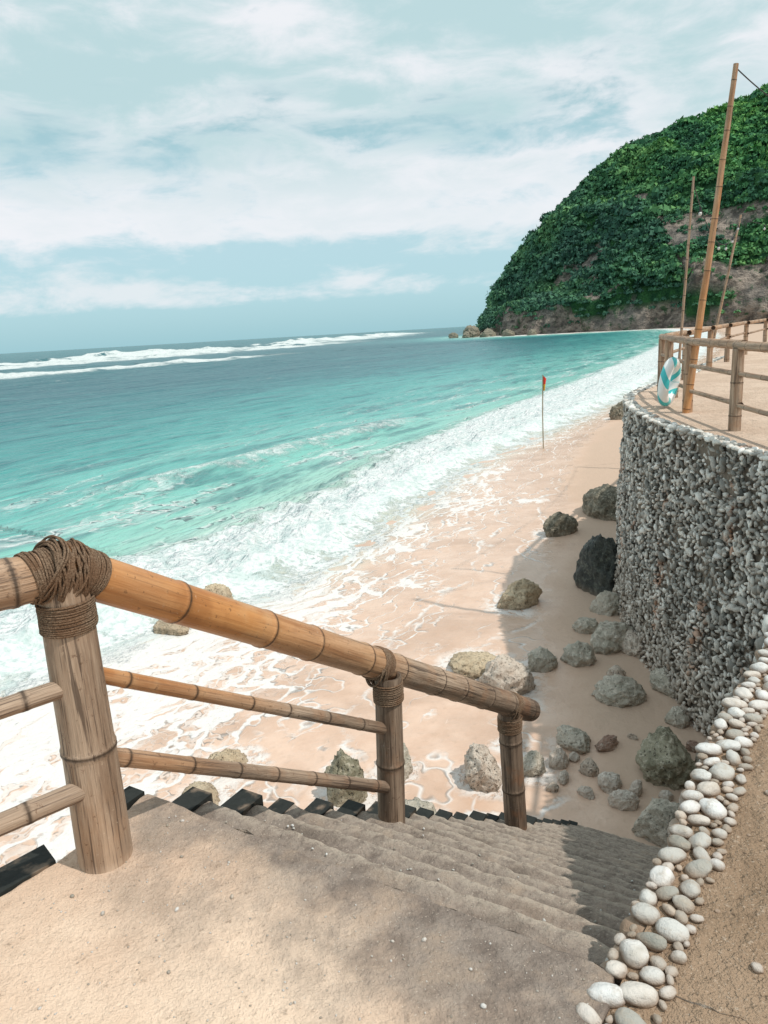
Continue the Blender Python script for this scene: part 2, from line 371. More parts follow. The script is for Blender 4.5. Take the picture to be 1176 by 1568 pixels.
while cnt<NCR and tries<60000:
    tries+=1
    i=int(NU*rng.random()**1.25*.93); j=int(rng.random()*NV*.72)
    x,y,z=V[min(i,NU-1),j]
    if rkm[min(i,NU-1)*NV+j]>0 and rng.random()>.12: continue
    if z<3: continue
    r=rng.uniform(1.2,3.3)*(0.6 if z<18 else 1)
    if rng.random()<.08: r*=1.7
    d=rng.normal(size=(K,3)); d/=np.linalg.norm(d,axis=1)[:,None]; d[:,2]=np.abs(d[:,2])*.95-.15
    rad=r*rng.uniform(.55,1.1,K)
    c=np.array([x,y,z+r*.1])+d*rad[:,None]*np.array([1,1,.8])
    s=rng.uniform(.4,.95,K)*(r/3.2+.3)
    nrm=d+rng.normal(size=(K,3))*.55; nrm/=np.linalg.norm(nrm,axis=1)[:,None]
    u=np.cross(nrm,rng.normal(size=(K,3))); u/=np.linalg.norm(u,axis=1)[:,None]; w_=np.cross(nrm,u)
    tri=np.stack([c+u*s[:,None],c-u*s[:,None]*.5+w_*s[:,None]*.87,c-u*s[:,None]*.5-w_*s[:,None]*.87],1)
    vs.append(tri.reshape(-1,3))
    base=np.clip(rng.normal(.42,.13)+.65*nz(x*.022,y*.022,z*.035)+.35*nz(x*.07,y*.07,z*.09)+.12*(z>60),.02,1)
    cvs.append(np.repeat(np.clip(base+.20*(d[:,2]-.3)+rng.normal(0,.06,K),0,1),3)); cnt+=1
vs=np.concatenate(vs); cvs=np.concatenate(cvs)
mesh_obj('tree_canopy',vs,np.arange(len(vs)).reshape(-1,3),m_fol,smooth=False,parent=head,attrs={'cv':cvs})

# ---------------------------------------------------------------- stone + concrete materials
def rockmat(name,c1,c2,c3,pit=1.0,rough=.75,spec=.3):
    m,t=newmat(name); P=t.pos()
    n1=t.noise(P,3.,5,.6); n2=t.noise(P,13,5,.75); v=t.voro(t.vm('ADD',P,t.vm('MULTIPLY',t.noisec(P,6),(.15,.15,.15))),24)
    z=t.sep(P)[2]
    c=t.mix(t.ss(n1,.38,.62),c1,c2); c=t.mix(t.ss(n2,.50,.64,0,.9),c,c3)
    c=t.mix(t.ss(v,.24,.08,0,.55*pit),c,(.05,.045,.038))
    c=t.mix(t.ss(z,.42,.22,0,.35),c,(.36,.27,.20))
    h=t.m('ADD',t.m('MULTIPLY',n2,1.0),t.m('MULTIPLY',t.ss(v,0,.35),.6*pit))
    t.out(t.bsdf(c,rough,t.bump(h,.07,.9),spec)); return m
RM={'d':rockmat('rock_dark_mossy',(.13,.12,.09),(.25,.225,.17),(.46,.41,.32)),
'o':rockmat('rock_pitted_olive',(.24,.22,.15),(.40,.36,.26),(.60,.54,.42),1.3),
'k':rockmat('rock_black_wet',(.025,.03,.027),(.055,.06,.05),(.14,.15,.12),1,.4,.5),
'g':rockmat('rock_golden',(.58,.45,.30),(.70,.57,.40),(.36,.27,.18)),
'p':rockmat('rock_pale_pitted',(.62,.51,.42),(.74,.64,.54),(.40,.31,.24),1.2),
'm':rockmat('rock_grey_green',(.46,.42,.34),(.60,.54,.45),(.74,.66,.56),.7),
'w':rockmat('rock_pale_smooth',(.70,.60,.51),(.78,.70,.61),(.60,.50,.42),.3),
'r':rockmat('rock_reddish',(.40,.25,.19),(.50,.34,.27),(.66,.55,.46),.8)}
def ico(sub):
    bm=bmesh.new(); bmesh.ops.create_icosphere(bm,subdivisions=sub,radius=1)
    v=np.array([x.co[:] for x in bm.verts]); f=np.array([[q.index for q in x.verts] for x in bm.faces]); bm.free(); return v,f
I1=ico(1);I2=ico(2);I3=ico(3);I5=ico(5)
def rock(x,y,w,h,kind,seed,zb=None,name='beach_rock'):
    v,f=I5; out=np.empty_like(v)
    th=seed*1.7; ct,st=math.cos(th),math.sin(th); asp=.75+.2*math.sin(seed*3.1)
    planes=[]
    rr=random.Random(seed)
    for k in range(9):
        a=Vector((rr.gauss(0,1),rr.gauss(0,1),rr.gauss(0,.8))).normalized(); planes.append((a,rr.uniform(.66,.92)))
    for i,p in enumerate(v):
        P_=Vector(p)
        n=1+.20*mn.noise(P_*1.2+Vector((seed*5,0,0)))
        q=P_*n
        for a,dd in planes:
            e=q.dot(a)-dd
            if e>0: q=q-a*e*.75
        q=q*(1+.15*mn.noise(P_*3+Vector((0,seed*3,0)))+.09*mn.noise(P_*7+Vector((0,seed*3,0)))+.05*mn.noise(P_*15)+.025*mn.noise(P_*30))
        out[i]=(q.x*ct-q.y*st*asp,q.x*st+q.y*ct*asp,q.z)
    xy=max(np.abs(out[:,0]).max(),1e-3)
    out[:,0]*=w*.5/xy; out[:,1]*=w*.5/xy; out[:,2]*=h*.75
    if zb is None:
        dd_,_=sdist(np.array([[x,y]]),F); zb=float(zsand_from_d(dd_)[0])
    o=mesh_obj(name,out,f,RM[kind]); o.location=(x,y,zb+h*.15); return o
for k,(x,y,w_,h_,kd) in enumerate(ROCKS): rock(x,y,w_,h_,kd,k+1)
for k,(x,y,w_,h_) in enumerate([(47,372,9,6),(40,384,6,3),(44,366,4,3),(52,352,8,4),(59,340,6,3),(68,330,5,2.5)]):
    rock(x,y,w_,h_,'d',k+60,.2,'sea_rock')

def stones(base,centers,scales,rots,name,mat,attrs,parent=None):
    v,f=base; n=len(centers); nv=len(v)
    Vv=v[None]*scales[:,None,:]
    Vv=np.einsum('nij,nkj->nki',rots,Vv)+centers[:,None,:]
    Ff=(f[None]+np.arange(n)[:,None,None]*nv).reshape(-1,3)
    return mesh_obj(name,Vv.reshape(-1,3),Ff,mat,attrs={k:np.repeat(a,nv) for k,a in attrs.items()},parent=parent)
def rotm(n,tilt=3.14):
    out=np.empty((n,3,3))
    for i in range(n):
        out[i]=np.array((Matrix.Rotation(rng.uniform(0,6.28),3,'Z')@Matrix.Rotation(rng.normal(0,tilt),3,'X')@Matrix.Rotation(rng.uniform(0,6.28),3,'Z')))
    return out
m_stone,t=newmat('wall_stones'); P=t.pos(); cv=t.attr('cv'); z=t.sep(P)[2]
n1=t.noise(P,60,2); n2=t.noise(t.vm('MULTIPLY',P,(1,1,.40)),1.5,4,.6); n3=t.noise(P,.9,3); n4=t.noise(P,6,3)
c=t.ramp(cv,[(0,(.08,.08,.072)),(.25,(.26,.25,.225)),(.5,(.48,.455,.415)),(.75,(.70,.67,.61)),(1,(.86,.84,.80))])
c=t.mix(t.ss(n1,.5,.7,0,.35),c,(.20,.17,.13))
c=t.mix(t.m('MULTIPLY',t.ss(n2,.58,.66,0,.65),t.ss(n4,.45,.56)),c,(.50,.24,.13))
c=t.mix(t.ss(t.m('ADD',z,t.m('MULTIPLY',n3,1.5)),2.6,.9,0,.5),c,(.50,.39,.30))
c=t.mix(t.ss(n3,.50,.35,0,.5),c,t.mix(.6,c,(.03,.035,.03)))
t.out(t.bsdf(c,.7,t.bump(n1,.006,.5),.3))
m_mortar,t=newmat('wall_mortar'); P=t.pos(); n=t.noise(P,20,4)
t.out(t.bsdf(t.mix(n,(.09,.075,.06),(.25,.21,.17)),.95,t.bump(n,.02),.1))
m_floor,t=newmat('terrace_sand_floor'); P=t.pos(); n=t.noise(P,1.2,4,.6); n2=t.noise(P,45,4,.7); n3=t.noise(P,9,5,.65); n5=t.noise(P,140,2,.6)
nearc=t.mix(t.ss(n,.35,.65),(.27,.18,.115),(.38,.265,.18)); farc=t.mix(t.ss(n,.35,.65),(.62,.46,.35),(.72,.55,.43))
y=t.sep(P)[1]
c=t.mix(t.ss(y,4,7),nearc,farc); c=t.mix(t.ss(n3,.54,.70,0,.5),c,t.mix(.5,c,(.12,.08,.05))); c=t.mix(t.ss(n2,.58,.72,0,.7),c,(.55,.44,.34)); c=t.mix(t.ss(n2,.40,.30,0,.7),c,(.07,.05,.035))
c=t.mix(t.ss(n5,.62,.70,0,.6),c,(.60,.50,.40))
t.out(t.bsdf(c,.95,t.bump(t.m('ADD',t.m('MULTIPLY',n3,1.6),t.m('MULTIPLY',n2,.5)),.045,1.),.15))

WALL=catmull([(.30,-3),(.30,0),(.36,1.2),(.43,1.36),(.885,1.99),(1.22,2.5),(1.66,3.05),(2.05,3.6),(2.9,4.7),(3.7,6.1),(4.02,7.67),(4.06,9.4),(4.12,11.2),(4.4,13),(4.96,14.8),(6.2,16.9),(8,19.3),(11,24.6),(15,30.5),(22,40),(34,55)],.15)
terr=empty('stone_terrace')
wp=[tuple(p) for p in WALL]+[(120,55),(120,-3)]
n=len(wp); ZT=3.985
vv=[(x,y,ZT) for x,y in wp]+[(x,y,-.6) for x,y in wp]
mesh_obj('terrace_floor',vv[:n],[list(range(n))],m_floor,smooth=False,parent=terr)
mesh_obj('wall_core',vv,[(i,(i+1)%n,(i+1)%n+n,i+n) for i in range(n)],m_mortar,smooth=False,parent=terr)
S=np.concatenate([[0],np.cumsum(np.linalg.norm(np.diff(WALL,axis=0),axis=1))])
T=np.gradient(WALL,axis=0); T/=np.linalg.norm(T,axis=1)[:,None]; Nn=np.stack([-T[:,1],T[:,0]],1)
i0=np.argmin(np.abs(WALL[:,1]-2.9)); i1=np.argmin(np.abs(WALL[:,1]-26))
cs=[];sc=[];rt=[];cv=[]
row=.058
zz=.05
while zz<3.97:
    a=S[i0]+rng.uniform(0,.1)
    while a<S[i1]:
        far=np.interp(a,S,WALL[:,1])>16
        a+=rng.uniform(.045,.105)*(1.8 if far else 1)
        px=np.interp(a,S,WALL[:,0]);py=np.interp(a,S,WALL[:,1]);nx=np.interp(a,S,Nn[:,0]);ny=np.interp(a,S,Nn[:,1])
        bat=.16*(1-zz/4)+.09*mn.noise((px*.8,py*.8,zz*.8))+.05*mn.noise((px*2.5,py*2.5,zz*2.5))
        big=rng.random()<.10
        o=bat+rng.uniform(-.02,.04)
        cs.append((px+nx*o,py+ny*o,zz+rng.uniform(-.03,.03)))
        k=(1.6 if big else 1)*(1.6 if far else 1)*rng.uniform(.7,1.15)
        sc.append((rng.uniform(.035,.070)*k,rng.uniform(.022,.035)*k,rng.uniform(.018,.031)*k))
        q_=Nn[np.searchsorted(S,a)-1]; ang=math.atan2(q_[1],q_[0])
        M=Matrix.Rotation(ang+math.pi/2+rng.normal(0,.35),3,'Z')@Matrix.Rotation(rng.normal(0,.8),3,'Y')@Matrix.Rotation(rng.normal(0,.5),3,'X')
        rt.append(np.array(M)); cv.append(np.clip(rng.beta(1.5,1.6)+.12*mn.noise((px*3,py*3,zz*3)),0,1))
    zz+=row
v1,f1_=I1
lum1=np.array([1+.22*mn.noise(Vector(p)*1.7+Vector((3,1,2))) for p in v1])
stones((v1*lum1[:,None],f1_),np.array(cs),np.array(sc),np.array(rt),'wall_stone_facing',m_stone,{'cv':np.array(cv)},terr)
A=[];idx=list(range(i0,i1))
for i in idx:
    for zq in (-.3,4.0-.02):
        o=.16*(1-zq/4)-.03
        A.append((WALL[i,0]+Nn[i,0]*o,WALL[i,1]+Nn[i,1]*o,zq))
mesh_obj('wall_batter',A,[(2*k,2*k+1,2*k+3,2*k+2) for k in range(len(idx)-1)],m_mortar,parent=terr)
cs=[];sc=[];cv=[]
ia=np.argmin(np.abs(WALL[:,1]-3.9)); a=S[ia]
while a<S[i1]:
    for lane in range(3):
        a+=rng.uniform(.02,.045)
        px=np.interp(a,S,WALL[:,0]);py=np.interp(a,S,WALL[:,1]);nx=np.interp(a,S,Nn[:,0]);ny=np.interp(a,S,Nn[:,1])
        o=.05-lane*.06+rng.uniform(-.02,.02)
        cs.append((px+nx*o,py+ny*o,4.0+rng.uniform(-.02,.008))); q=rng.uniform(.03,.055); sc.append((q*1.2,q*.8,q*.55)); 
        cv.append(np.clip(rng.normal(.70,.2),0,1))
stones(I2,np.array(cs),np.array(sc),rotm(len(cs),.3),'wall_cap_stones',m_stone,{'cv':np.array(cv)},terr)

# white pebble kerb
m_peb,t=newmat('white_pebbles'); P=t.pos(); cv=t.attr('cv'); n1=t.noise(P,30,5,.7); n2=t.noise(P,7,3); z=t.sep(P)[2]
c=t.ramp(cv,[(0,(.30,.29,.25)),(.22,(.46,.44,.40)),(.5,(.66,.65,.62)),(.8,(.72,.71,.69)),(1,(.58,.50,.42))])
c=t.mix(t.ss(n1,.50,.66,0,.5),c,(.40,.33,.26)); c=t.mix(t.ss(n2,.54,.70,0,.5),c,(.36,.30,.22))
c=t.mix(t.m('MULTIPLY',t.ss(z,4.015,3.985),t.ss(z,3.9,3.96)),c,(.34,.24,.17))
t.out(t.bsdf(c,.7,t.bump(n1,.012,.9),.25))
cs=[];sc=[];cv=[]
a=S[np.argmin(np.abs(WALL[:,1]-.9))]; aend=S[np.argmin(np.abs(WALL[:,1]-3.9))]
def hit(p,r):
    for c_,s_ in zip(cs,sc):
        if (c_[0]-p[0])**2+(c_[1]-p[1])**2<((r+s_[0])*.84)**2: return True
    return False
tr=0
while tr<12000 and len(cs)<380:
    tr+=1
    b=rng.uniform(a,aend); u=rng.random()
    o=-.020+.095*(u-.5) if tr<5500 else rng.uniform(-.10,.045)
    r=rng.uniform(.026,.042) if tr<3000 else rng.uniform(.010,.023)
    px=np.interp(b,S,WALL[:,0])+np.interp(b,S,Nn[:,0])*o;py=np.interp(b,S,WALL[:,1])+np.interp(b,S,Nn[:,1])*o
    if hit((px,py),r): continue
    cs.append((px,py,3.992+r*.06)); sc.append((r*rng.uniform(1.0,1.35),r*rng.uniform(.7,.95),r*.62)); cv.append(rng.random())
for k in range(150):
    b=rng.uniform(a,aend); o=-rng.uniform(.12,1.3); r=rng.uniform(.004,.020)*(1 if rng.random()<.3 else .5)
    cs.append((np.interp(b,S,WALL[:,0])+np.interp(b,S,Nn[:,0])*o,np.interp(b,S,WALL[:,1])+np.interp(b,S,Nn[:,1])*o,3.985+r*.2)); sc.append((r*1.2,r,r*.7)); cv.append(rng.random()*.6)
zz=3.935
while zz>3.2:
    b=a+.35
    while b<aend:
        r=rng.uniform(.03,.052); b+=r*1.75
        o=.02+.25*(4-zz)*.3
        cs.append((np.interp(b,S,WALL[:,0])+np.interp(b,S,Nn[:,0])*o,np.interp(b,S,WALL[:,1])+np.interp(b,S,Nn[:,1])*o,zz+rng.uniform(-.015,.015))); sc.append((r*1.1,r*.9,r*.75)); cv.append(rng.random())
    zz-=.062
cs=np.array(cs);sc=np.array(sc);cv=np.array(cv)
v3,f3=I3
lum=np.array([1+.16*mn.noise(Vector(p)*1.5)+.05*mn.noise(Vector(p)*4) for p in v3])
stones((v3*lum[:,None],f3),cs,sc,rotm(len(cs),.22),'pebble_kerb',m_peb,{'cv':cv})

# ---------------------------------------------------------------- landing + staircase
m_conc,t=newmat('sandy_concrete'); P=t.pos(); ed=t.attr('ed')
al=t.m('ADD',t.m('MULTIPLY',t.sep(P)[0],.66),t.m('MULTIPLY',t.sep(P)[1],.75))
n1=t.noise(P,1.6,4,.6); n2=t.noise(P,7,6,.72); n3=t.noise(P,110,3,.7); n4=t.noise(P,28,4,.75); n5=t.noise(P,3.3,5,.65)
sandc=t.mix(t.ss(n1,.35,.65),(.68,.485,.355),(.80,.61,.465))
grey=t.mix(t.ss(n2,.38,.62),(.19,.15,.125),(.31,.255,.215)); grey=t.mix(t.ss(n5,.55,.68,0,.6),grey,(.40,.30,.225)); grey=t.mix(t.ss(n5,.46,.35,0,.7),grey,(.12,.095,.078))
f=t.ss(t.m('ADD',al,t.m('MULTIPLY',t.m('SUBTRACT',n5,.5),1.4)),.72,1.35)  # grey on the steps: dirt, plus cast shade painted into the colour
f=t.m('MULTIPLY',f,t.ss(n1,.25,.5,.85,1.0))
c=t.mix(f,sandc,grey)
c=t.mix(t.m('MULTIPLY',t.ss(n2,.52,.66),.35),c,t.mix(.5,c,(.34,.22,.14)))
c=t.mix(t.ss(n4,.60,.70,0,.5),c,(.20,.14,.10))
c=t.mix(t.ss(n3,.60,.72,0,.5),c,(.18,.13,.10)); c=t.mix(t.ss(n3,.40,.30,0,.5),c,(.70,.60,.50))
c=t.mix(t.m('MULTIPLY',ed,t.ss(n4,.32,.58,.15,.75)),c,(.50,.42,.34))
h=t.m('ADD',t.m('MULTIPLY',n4,.6),t.m('MULTIPLY',n3,.35)); h=t.m('ADD',h,t.m('MULTIPLY',n2,.7))
t.out(t.bsdf(c,.9,t.bump(h,.020,.9),.2))
D=np.array([.522,.853]); Q=np.array([.853,-.522]); P1=np.array([-.89,1.96])
def sp(s_,p_): return P1+D*s_+Q*p_
A0=sp(.30,-.16)
bound=[tuple(A0),tuple(sp(.30,1.43)),(.395,1.30),(.32,1.0),(.31,-3),(-5,-3),(-5,-1.35),(-1.16,1.84),(-1.05,1.97)]
def densify(B,st):
    out=[]
    for i in range(len(B)):
        a_=np.array(B[i]);b_=np.array(B[(i+1)%len(B)]);n_=max(1,int(np.linalg.norm(b_-a_)/st))
        for k in range(n_): out.append(a_+(b_-a_)*k/n_)
    return out
bb=densify(bound,.03); bb=[(p[0]+.012*nz(p[0]*9,p[1]*9)+.006*nz(p[0]*30,p[1]*30),p[1]+.014*nz(p[0]*9,p[1]*9,7)+.007*nz(p[0]*30,p[1]*30,4)) for p in bb]
n=len(bb)
bm=bmesh.new()
tv=[bm.verts.new((x,y,4.0)) for x,y in bb]; lv=[bm.verts.new((x,y,-.5)) for x,y in bb]
bm.faces.new(tv)
for i in range(n): bm.faces.new((tv[i],lv[i],lv[(i+1)%n],tv[(i+1)%n]))
bmesh.ops.recalc_face_normals(bm,faces=bm.faces)
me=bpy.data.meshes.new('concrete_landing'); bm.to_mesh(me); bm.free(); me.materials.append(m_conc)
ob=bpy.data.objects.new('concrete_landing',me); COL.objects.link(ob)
bv=ob.modifiers.new('b','BEVEL'); bv.width=.008; bv.segments=2; bv.limit_method='ANGLE'; bv.angle_limit=math.radians(60)

stairs=empty('concrete_staircase')
NS=20; rise=.17; run=.25; W0,W1=-.17,1.72; NA=90
rows=[]; rowe=[]
for k in range(NS):
    z=4.0-rise*(k+1); s0=.30+run*k
    zt=z+rise
    for (ss_,zz_,e_) in [(0,zt-.010,1),(0,zt-.035,.3),(0,zt-.07,0),(0,zt-.11,0),(.0,z+.004,0),(.02,z,0),(.06,z,0),(.11,z,0),(.16,z,0),(.210,z+.002,.4),(.244,z-.002,1)]:
        rows.append((s0+ss_,zz_)); rowe.append(e_)
rows.append((.30+run*NS,rows[-1][1]-.02)); rows.append((.30+run*NS+.01,-.4)); rowe+=[0,0]
VV=[];EE=[]
for (s_,z_),e_ in zip(rows,rowe):
    for a_ in range(NA):
        p_=W0+(W1-W0)*a_/(NA-1)
        q=sp(s_,p_)
        k1=nz(q[0]*7,q[1]*7,z_*7); k2=nz(q[0]*22,q[1]*22,z_*22+4); k0=nz(q[0]*2.5,q[1]*2.5,z_*3)
        q=q+D*(.014*k1+.010*k2+.010*k0)+Q*(0.03*nz(s_*5,z_*5) if a_==0 else 0)
        VV.append((q[0],q[1],z_+.008*nz(q[0]*6+9,q[1]*6,z_)+.005*k2-(.010*max(0,k1+.1)*e_))); EE.append(e_)
nr=len(rows)
FF=[(i*NA+j,i*NA+j+1,(i+1)*NA+j+1,(i+1)*NA+j) for i in range(nr-1) for j in range(NA-1)]
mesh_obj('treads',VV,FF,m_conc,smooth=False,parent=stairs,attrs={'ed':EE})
VV2=[]
for i,(s_,z_) in enumerate(rows):
    v=VV[i*NA]; VV2.append(v); VV2.append((v[0],v[1],-.5))
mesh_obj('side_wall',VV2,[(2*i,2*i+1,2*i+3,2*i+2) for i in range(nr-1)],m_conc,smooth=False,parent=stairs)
m_blk,t=newmat('black_rubber_edging'); P=t.pos(); n=t.noise(P,30,4); n6=t.noise(P,9,4)
c=t.mix(n,(.012,.014,.013),(.035,.038,.034)); c=t.mix(t.ss(n6,.55,.7,0,.6),c,(.3,.22,.16))
t.out(t.bsdf(c,.75,t.bump(n,.004),.25))
def box(name,corners2d,z0,z1,mat,parent):
    n=len(corners2d)
    vv=[(x,y,z0) for x,y in corners2d]+[(x,y,z1) for x,y in corners2d]
    ff=[tuple(range(n))[::-1],tuple(range(n,2*n))]+[(i,(i+1)%n,(i+1)%n+n,i+n) for i in range(n)]
    return mesh_obj(name,vv,ff,mat,smooth=False,parent=parent)
for k in range(NS):
    z=4.0-rise*(k+1); s0=.30+run*k
    jt=rng.uniform(-.015,.015)
    cc=[sp(s0+.115+jt,-.235),sp(s0+.262+jt,-.235),sp(s0+.262+jt,-.14+jt),sp(s0+.115+jt,-.14+jt)]
    box('edge_pad_%d'%(k+1),cc,z-.12,z+.012+jt*.5,m_blk,stairs)
cc=[np.array((-1.16,1.84)),np.array((-5,-1.35)),np.array((-5.08,-1.27)),np.array((-1.23,1.93)),np.array((-1.12,2.05)),np.array((-1.05,1.97))]
box('landing_edge',cc,3.7,4.006,m_blk,stairs)
cc=[sp(.12,-.175),sp(.30,-.175),sp(.30,-.25),sp(.12,-.25)]
box('landing_edge_pad',cc,3.7,4.004,m_blk,stairs)
# grit and small loose stones
cs=[];sc=[];cv=[]
while len(cs)<800:
    x=rng.uniform(-1.3,.45); y=rng.uniform(.6,2.3)
    ins=(np.dot(np.array([x,y])-P1,D)<.27) and x<.33+max(0,y-1.2)*.6 and (np.dot(np.array([x,y])-np.array((-1.16,1.84)),np.array([.64,-.77]))>.0)
    if not ins: continue
    if mn.noise((x*2.5,y*2.5,0))<rng.uniform(-.6,.3): continue
    r=rng.uniform(.0012,.0034)*(2.2 if rng.random()<.06 else 1)
    cs.append((x,y,4.0+r*.3)); sc.append((r*1.3,r,r*.8)); cv.append(rng.random())
for k in range(400):
    st_=int(rng.integers(0,12)); s_=.30+run*st_+rng.uniform(.01,.2)
    q=sp(s_,rng.uniform(-.05,1.4)); r=rng.uniform(.002,.006)*(1.8 if rng.random()<.08 else 1)
    cs.append((q[0],q[1],4.0-rise*(st_+1)+.006+r*.3)); sc.append((r*1.3,r,r*.8)); cv.append(rng.random()*.8)
stones(I1,np.array(cs),np.array(sc),rotm(len(cs),.5),'loose_gravel',m_peb,{'cv':np.array(cv)})

# ---------------------------------------------------------------- bamboo
m_bam,t=newmat('bamboo'); bc=t.attr('bc','Vector'); wt=t.attr('wt'); nd=t.attr('nd'); P=t.pos()
n1=t.noise(t.vm('MULTIPLY',bc,(1,1,.10)),14,5,.7); n2=t.noise(t.vm('MULTIPLY',bc,(1,1,.025)),75,4,.7); n3=t.noise(P,5,4,.6); n4=t.noise(P,40,4,.7); n5=t.noise(t.vm('MULTIPLY',bc,(1,1,.06)),34,3,.6)
gold=t.mix(t.ss(n1,.3,.68),(.42,.165,.05),(.60,.285,.105)); gold=t.mix(t.ss(n3,.52,.68,0,.55),gold,(.64,.37,.18)); gold=t.mix(t.ss(n3,.46,.34,0,.5),gold,(.34,.13,.04))
pale=t.mix(t.ss(n1,.35,.65),(.27,.175,.115),(.50,.365,.265)); pale=t.mix(t.ss(n3,.50,.70,0,.5),pale,(.42,.25,.15))
gry=t.mix(t.ss(n1,.35,.65),(.10,.07,.05),(.25,.175,.125)); gry=t.mix(t.ss(n3,.52,.68,0,.6),gry,(.28,.13,.065))
c=t.mix(t.ss(wt,0,.5,0,1,'LINEAR'),gold,pale); c=t.mix(t.ss(wt,.5,1,0,1,'LINEAR'),c,gry)
c=t.mix(t.m('MULTIPLY',t.ss(n2,.54,.66,0,.75),t.ss(wt,0,.5,.35,1)),c,(.07,.045,.032))
c=t.mix(t.m('MULTIPLY',t.ss(n5,.58,.64,0,.7),t.ss(wt,.1,.5,.12,1)),c,(.06,.038,.028))
c=t.mix(t.ss(n4,.61,.68,0,.6),c,(.12,.06,.03)); c=t.mix(t.ss(n4,.36,.28,0,.4),c,(.64,.48,.34))
c=t.mix(t.m('MULTIPLY',nd,t.ss(n4,.2,.6,.6,1.)),c,(.045,.028,.018))
h=t.m('ADD',t.m('MULTIPLY',n2,1.),t.m('ADD',t.m('MULTIPLY',n1,.6),t.m('MULTIPLY',n5,.6)))
t.out(t.bsdf(c,t.ss(wt,0,1,.42,.8),t.bump(h,t.ss(wt,0,.6,.002,.008),.9),.32))
def bamboo(name,a,b,r0,r1,wt0,wt1,parent,nodes=.32,seed=0,nseg=28,bend=0.0,off=None):
    a=Vector(a);b=Vector(b);L=(b-a).length;ax=(b-a).normalized()
    up=Vector((0,0,1)) if abs(ax.z)<.8 else Vector((0,1,0))
    e1=ax.cross(up).normalized();e2=ax.cross(e1).normalized()
    rr=random.Random(seed+11)
    ns=[];x=(off if off is not None else rr.uniform(.15,.9)*nodes)
    while x<L-.02: ns.append(x); x+=nodes*rr.uniform(.8,1.2)
    st=set([0,L])
    nr=max(6,int(L/.05))
    for i in range(nr+1): st.add(round(i*L/nr,4))
    for q in ns:
        for dx in (-.022,-.012,-.006,-.002,.002,.006,.012,.022):
            if 0<q+dx<L: st.add(round(q+dx,4))
    st=sorted(st); V_=[];bcs=[];wts=[];nds=[]
    for x in st:
        r=r0+(r1-r0)*x/L; ndv=0
        for q in ns:
            dx=x-q
            r*=1+.08*math.exp(-(dx/.010)**2)-.055*math.exp(-((dx-.0)/.0025)**2)
            ndv=max(ndv,math.exp(-((dx)/.006)**2)*1.0)
        r*=1+.012*mn.noise((x*3,seed,0))
        c=a+ax*x+e2*(bend*math.sin(math.pi*x/L))+e1*(.006*mn.noise((x*1.5,seed,2)))
        for j in range(nseg):
            th=2*math.pi*j/nseg
            rad=r*(1+.015*mn.noise((math.cos(th),math.sin(th)+seed,x*2)))
            p=c+e1*(math.cos(th)*rad)+e2*(math.sin(th)*rad); V_.append(p[:])
            bcs.append((math.cos(th)*r*1.5+seed*3.3,math.sin(th)*r*1.5,x)); wts.append(wt0+(wt1-wt0)*(x/L)**1.15+.22*mn.noise((x*2,math.cos(th),seed))); nds.append(ndv)
    F_=[(i*nseg+j,i*nseg+(j+1)%nseg,(i+1)*nseg+(j+1)%nseg,(i+1)*nseg+j) for i in range(len(st)-1) for j in range(nseg)]
    base=len(V_)
    for e,x in ((0,0),(1,L)):
        c=a+ax*x; r=(r0 if e==0 else r1)
        for dep,fr_ in ((0,.80),(.05,.78)):
            for j in range(nseg):
                th=2*math.pi*j/nseg; p=c+e1*(math.cos(th)*r*fr_)+e2*(math.sin(th)*r*fr_)+ax*(dep if e==0 else -dep)
                V_.append(p[:]); bcs.append((0,0,0)); wts.append(.9); nds.append(.0 if dep==0 else .8)
        o0=0 if e==0 else (len(st)-1)*nseg; i0_=base+e*2*nseg
        for j in range(nseg):
            F_.append((o0+j,o0+(j+1)%nseg,i0_+(j+1)%nseg,i0_+j)); F_.append((i0_+j,i0_+(j+1)%nseg,i0_+nseg+(j+1)%nseg,i0_+nseg+j))
        F_.append(tuple(i0_+nseg+j for j in range(nseg)))
    return mesh_obj(name,V_,F_,m_bam,parent=parent,attrs={'wt':np.clip(wts,0,1),'nd':nds},vattrs={'bc':bcs})
m_rope,t=newmat('rope_fibre'); P=t.pos(); n=t.noise(P,200,3,.75); n1=t.noise(P,14,3)
c=t.mix(t.ss(n,.3,.7),(.09,.055,.035),(.36,.25,.17)); c=t.mix(t.ss(n1,.4,.65,0,.6),c,(.19,.10,.055))
t.out(t.bsdf(c,.95,t.bump(n,.006),.1))
def tube(name,pts,r,mat,parent,nseg=6):
    pts=[Vector(p) for p in pts]; V_=[];F_=[]
    e=None
    for i,p in enumerate(pts):
        tn=(pts[min(i+1,len(pts)-1)]-pts[max(i-1,0)]).normalized()
        if e is None: e=tn.orthogonal().normalized()
        e=(e-tn*e.dot(tn)).normalized(); g=tn.cross(e)
        for j in range(nseg):
            th=2*math.pi*j/nseg; V_.append((p+e*math.cos(th)*r+g*math.sin(th)*r)[:])
    for i in range(len(pts)-1):
        for j in range(nseg): F_.append((i*nseg+j,i*nseg+(j+1)%nseg,(i+1)*nseg+(j+1)%nseg,(i+1)*nseg+j))
    return mesh_obj(name,V_,F_,mat,parent=parent)
